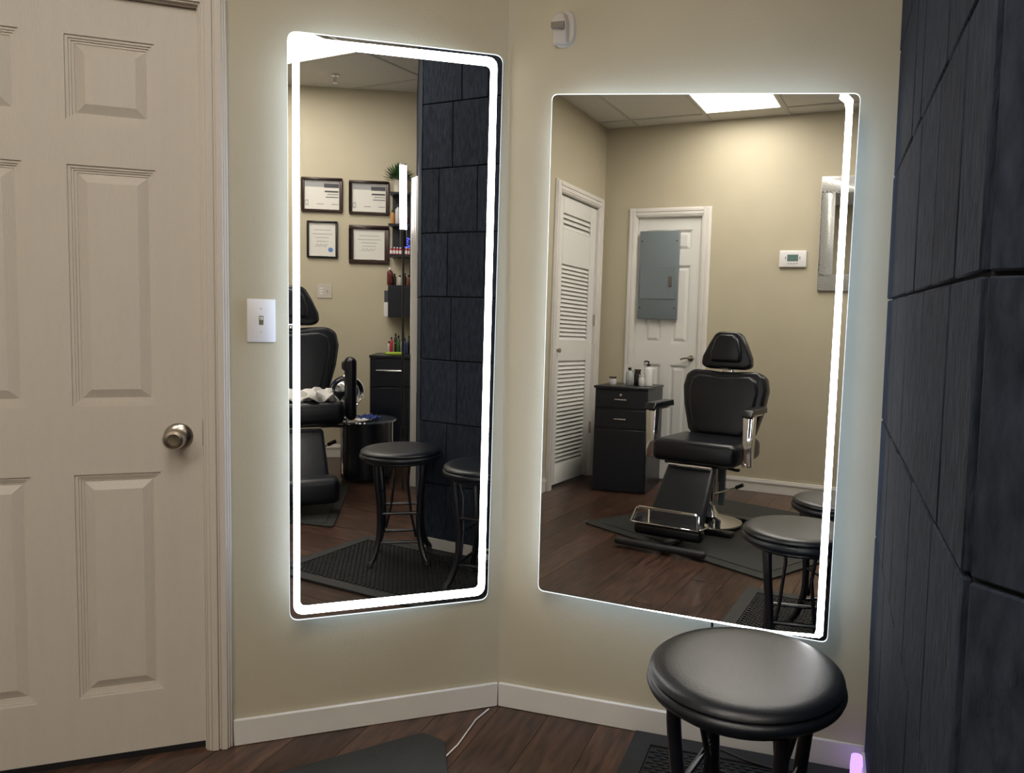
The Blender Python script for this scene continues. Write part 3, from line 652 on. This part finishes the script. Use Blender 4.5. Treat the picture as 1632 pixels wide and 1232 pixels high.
for i in range(7):
    bottle('nail_bottle', 'bottle', 'small red and white bottle on the middle shelf, '+['at the lamp end of the row', 'second from the lamp end', 'third from the lamp end', 'in the middle of the row', 'third from the wall end', 'second from the wall end', 'at the wall end of the row'][i], sh(.640+i*.0225, .472, .15), .0095, .048, REDM, PLAST, neck=.6, group='red and white bottles on the middle shelf', band=PLAST)
for i, (u, m, h) in enumerate(((.66, BLKP, .075), (.70, PLASTW, .065), (.735, BLKP, .08), (.765, AMBER, .07))):
    bottle('care_bottle', 'bottle', ['black bottle at the left of the lowest shelf', 'white bottle with black cap on the lowest shelf', 'tall black bottle on the lowest shelf', 'amber bottle at the wall end of the lowest shelf'][i], sh(u, .242), .014, h, m, BLKP, neck=.5)
bottle('care_bottle', 'bottle', 'round dark red bottle with a white ball top beside the lamp pole', sh(.632, .242, .15), .022, .115, mat('dark_red', (.09, .015, .012), .2), PLAST, neck=.3)
t = thing('neon_sign', 'small blue glowing round neon sign on the middle shelf', 'sign', sh(.735, .575, .03), ANG_C)
b = MB(); b.tube([(.034*math.cos(2*PI*k/24), 0, .034*math.sin(2*PI*k/24)) for k in range(25)], .0022, 6); b.tube([(.014, -.001, .016), (-.008, -.001, .018), (-.012, -.001, .004), (.010, -.001, .0), (-.002, -.001, -.008), (-.012, -.001, -.016)], .0018, 6); b.tube([(.012, -.001, .012), (.010, -.001, -.016)], .0018, 6)
b.build('glow_tube', E_NEON, t, smooth=True)
t = thing('paper_box', 'small white dispenser box hanging at the side of the shelf unit', 'box', cw(.575, 1.11, .06), ANG_C)
MB().box(-.020, .020, -.05, .05, 0, .11).build('body', PLAST, t, bevel=.003, seg=1); MB().box(-.018, .018, -.045, .045, .11, .20).build('cover', SMOKE, t, bevel=.002, seg=1)
# cabinet below
cb = thing('cabinet', 'tall black cabinet with one chrome handle below the shelf unit', 'cabinet', cw(.645, 0, .20), ANG_C)
W, D, Hh = .142, .17, .83
MB().box(-W, W, -D+.018, D-.01, .0, Hh-.018).build('body', BLKW, cb, bevel=.002, seg=1)
MB().box(W, W+.004, -D+.018, D-.01, .0, Hh-.018).build('side_panel', BRWN, cb)
MB().box(-W-.006, W+.006, -D-.004, D-.01, Hh-.018, Hh).build('top', BLKW, cb, bevel=.002, seg=1)
d = MB().box(-W+.004, W-.004, -D, -D+.018, .60, .80).build('drawer', BLKW, cb, bevel=.002, seg=1)
MB().tube([(-.095, -D-.02, .72), (.095, -D-.02, .72)], .006, 8).tube([(-.085, -D, .72), (-.085, -D-.02, .72)], .005, 8).tube([(.085, -D, .72), (.085, -D-.02, .72)], .005, 8).build('handle', CHROME, d, smooth=True)
MB().box(-W+.004, W-.004, -D, -D+.018, .03, .59).build('cabinet_door', BLKW, cb, bevel=.002, seg=1)
tag(MB().box(-.06, .06, -.04, .04, 0, .018).build('folded_cloth', LIME, None, bevel=.006), 'lime green folded cloth on the tall black cabinet', 'cloth')
o = bpy.data.objects['folded_cloth']; o.location = cw(.66, Hh+.001, .27); o.rotation_euler = (0, 0, ANG_C)
for i, (u, v, h, r, m) in enumerate(((.60, .14, .08, .012, mat('clear_b', (.5, .5, .5), .2)), (.625, .18, .11, .012, REDM), (.65, .13, .09, .013, BLKP), (.675, .17, .12, .014, DGREEN), (.70, .14, .10, .013, PLAST), (.725, .18, .10, .012, NAVY), (.75, .14, .12, .013, BLKP), (.775, .17, .07, .012, AMBER), (.64, .08, .13, .012, BLKP), (.70, .08, .14, .013, mat('teal_b', (.03, .12, .14), .3)))):
    bottle('tool_bottle', 'bottle', ['clear', 'red', 'short black', 'green', 'white', 'navy', 'tall black', 'amber', 'rear black', 'rear teal'][i]+' bottle in the cluster on the tall black cabinet top', cw(u, Hh+.001, v), r, h, m, BLKP, neck=.4, group='bottles on the tall black cabinet')
# tube light on tripod
tl = thing('tube_light', 'white glowing tube light on a thin black tripod stand', 'lamp', (1.06, -.12, 0))
MB().tube([(0, 0, .10), (-.003, .002, .9), (-.006, .004, 1.60)], [.009, .008, .007], 10).build('pole', BLKP, tl, smooth=True)
for a in (.3, 2.4, 4.5): MB().tube([(0, 0, .36), (.11*math.cos(a), .11*math.sin(a), .008)], .006, 8).build('leg', BLKP, tl, smooth=True)
MB().lathe([(.014, .30), (.014, .40)], n=12).build('collar', BLKP, tl, smooth=True)
MB().tube([(-.006, .004, 1.58), (-.010, .007, 1.69)], .022, 12).build('lamp_holder', BLKP, tl, smooth=True)
MB().tube([(-.010, .007, 1.69), (-.040, .028, 2.09)], .022, 16).build('tube', E_TUBE, tl, smooth=True)
MB().tube([(-.040, .028, 2.09), (-.0405, .0285, 2.10)], .023, 16).build('end_cap', PLAST, tl, smooth=True)
# round table
rt_ = thing('side_table', 'round dark side table with a glossy smoked top beside the padded-arm chair', 'table', (1.12, -.50, 0))
MB().lathe([(0, .40), (.20, .40), (.205, .408), (.20, .416), (0, .416)], n=48).build('table_top', SMOKE, rt_, smooth=True)
MB().lathe([(.165, .02), (.165, .40)], n=40).build('body', BLKW, rt_, smooth=True)
for k in range(3):
    a = 1.2+k*2.09; MB().tube([(.185*math.cos(a), .185*math.sin(a), .40), (.185*math.cos(a), .185*math.sin(a), .0)], .007, 8).build('leg', CHROME, rt_, smooth=True)
def cloth(name, label, c, w, d, m, amp):
    b = MB(); nx = ny = 10; vs = []
    for j in range(ny+1):
        for i in range(nx+1): vs.append((c[0]-w/2+w*i/nx+.01*math.sin(j), c[1]-d/2+d*j/ny+.01*math.sin(i*1.3), c[2]+amp*(1.2+math.sin(i*1.3+j*.6)*.6+math.sin(j*1.7)*.5)))
    b.add(vs, [(j*(nx+1)+i, j*(nx+1)+i+1, (j+1)*(nx+1)+i+1, (j+1)*(nx+1)+i) for j in range(ny) for i in range(nx)]); o = b.build(name, m, None, smooth=True); s = o.modifiers.new('s', 'SOLIDIFY'); s.thickness = .004; return tag(o, label, 'cloth')
cloth('cloth', 'crumpled navy cloth on the round side table', (1.08, -.44, .421), .13, .12, NAVY, .014)
cloth('cloth', 'small white cloth at the front edge of the round side table', (1.0, -.42, .421), .09, .09, TOWEL, .006)
t = thing('vanity_mirror', 'round chrome vanity mirror on the side table behind the padded arm', 'mirror', (1.045, -.60, .417), R(223))
MB().lathe([(.05, 0), (.05, .006), (.012, .014), (.008, .08)], n=24).build('stand', CHROME, t, smooth=True)
MB().lathe([(.0, .014), (.03, .012), (.075, .002), (.095, .004), (.108, .014), (.114, .008), (.114, -.006), (.0, -.014)], (0, 0, .185), 40, My).build('round_rim', CHROME, t, smooth=True)
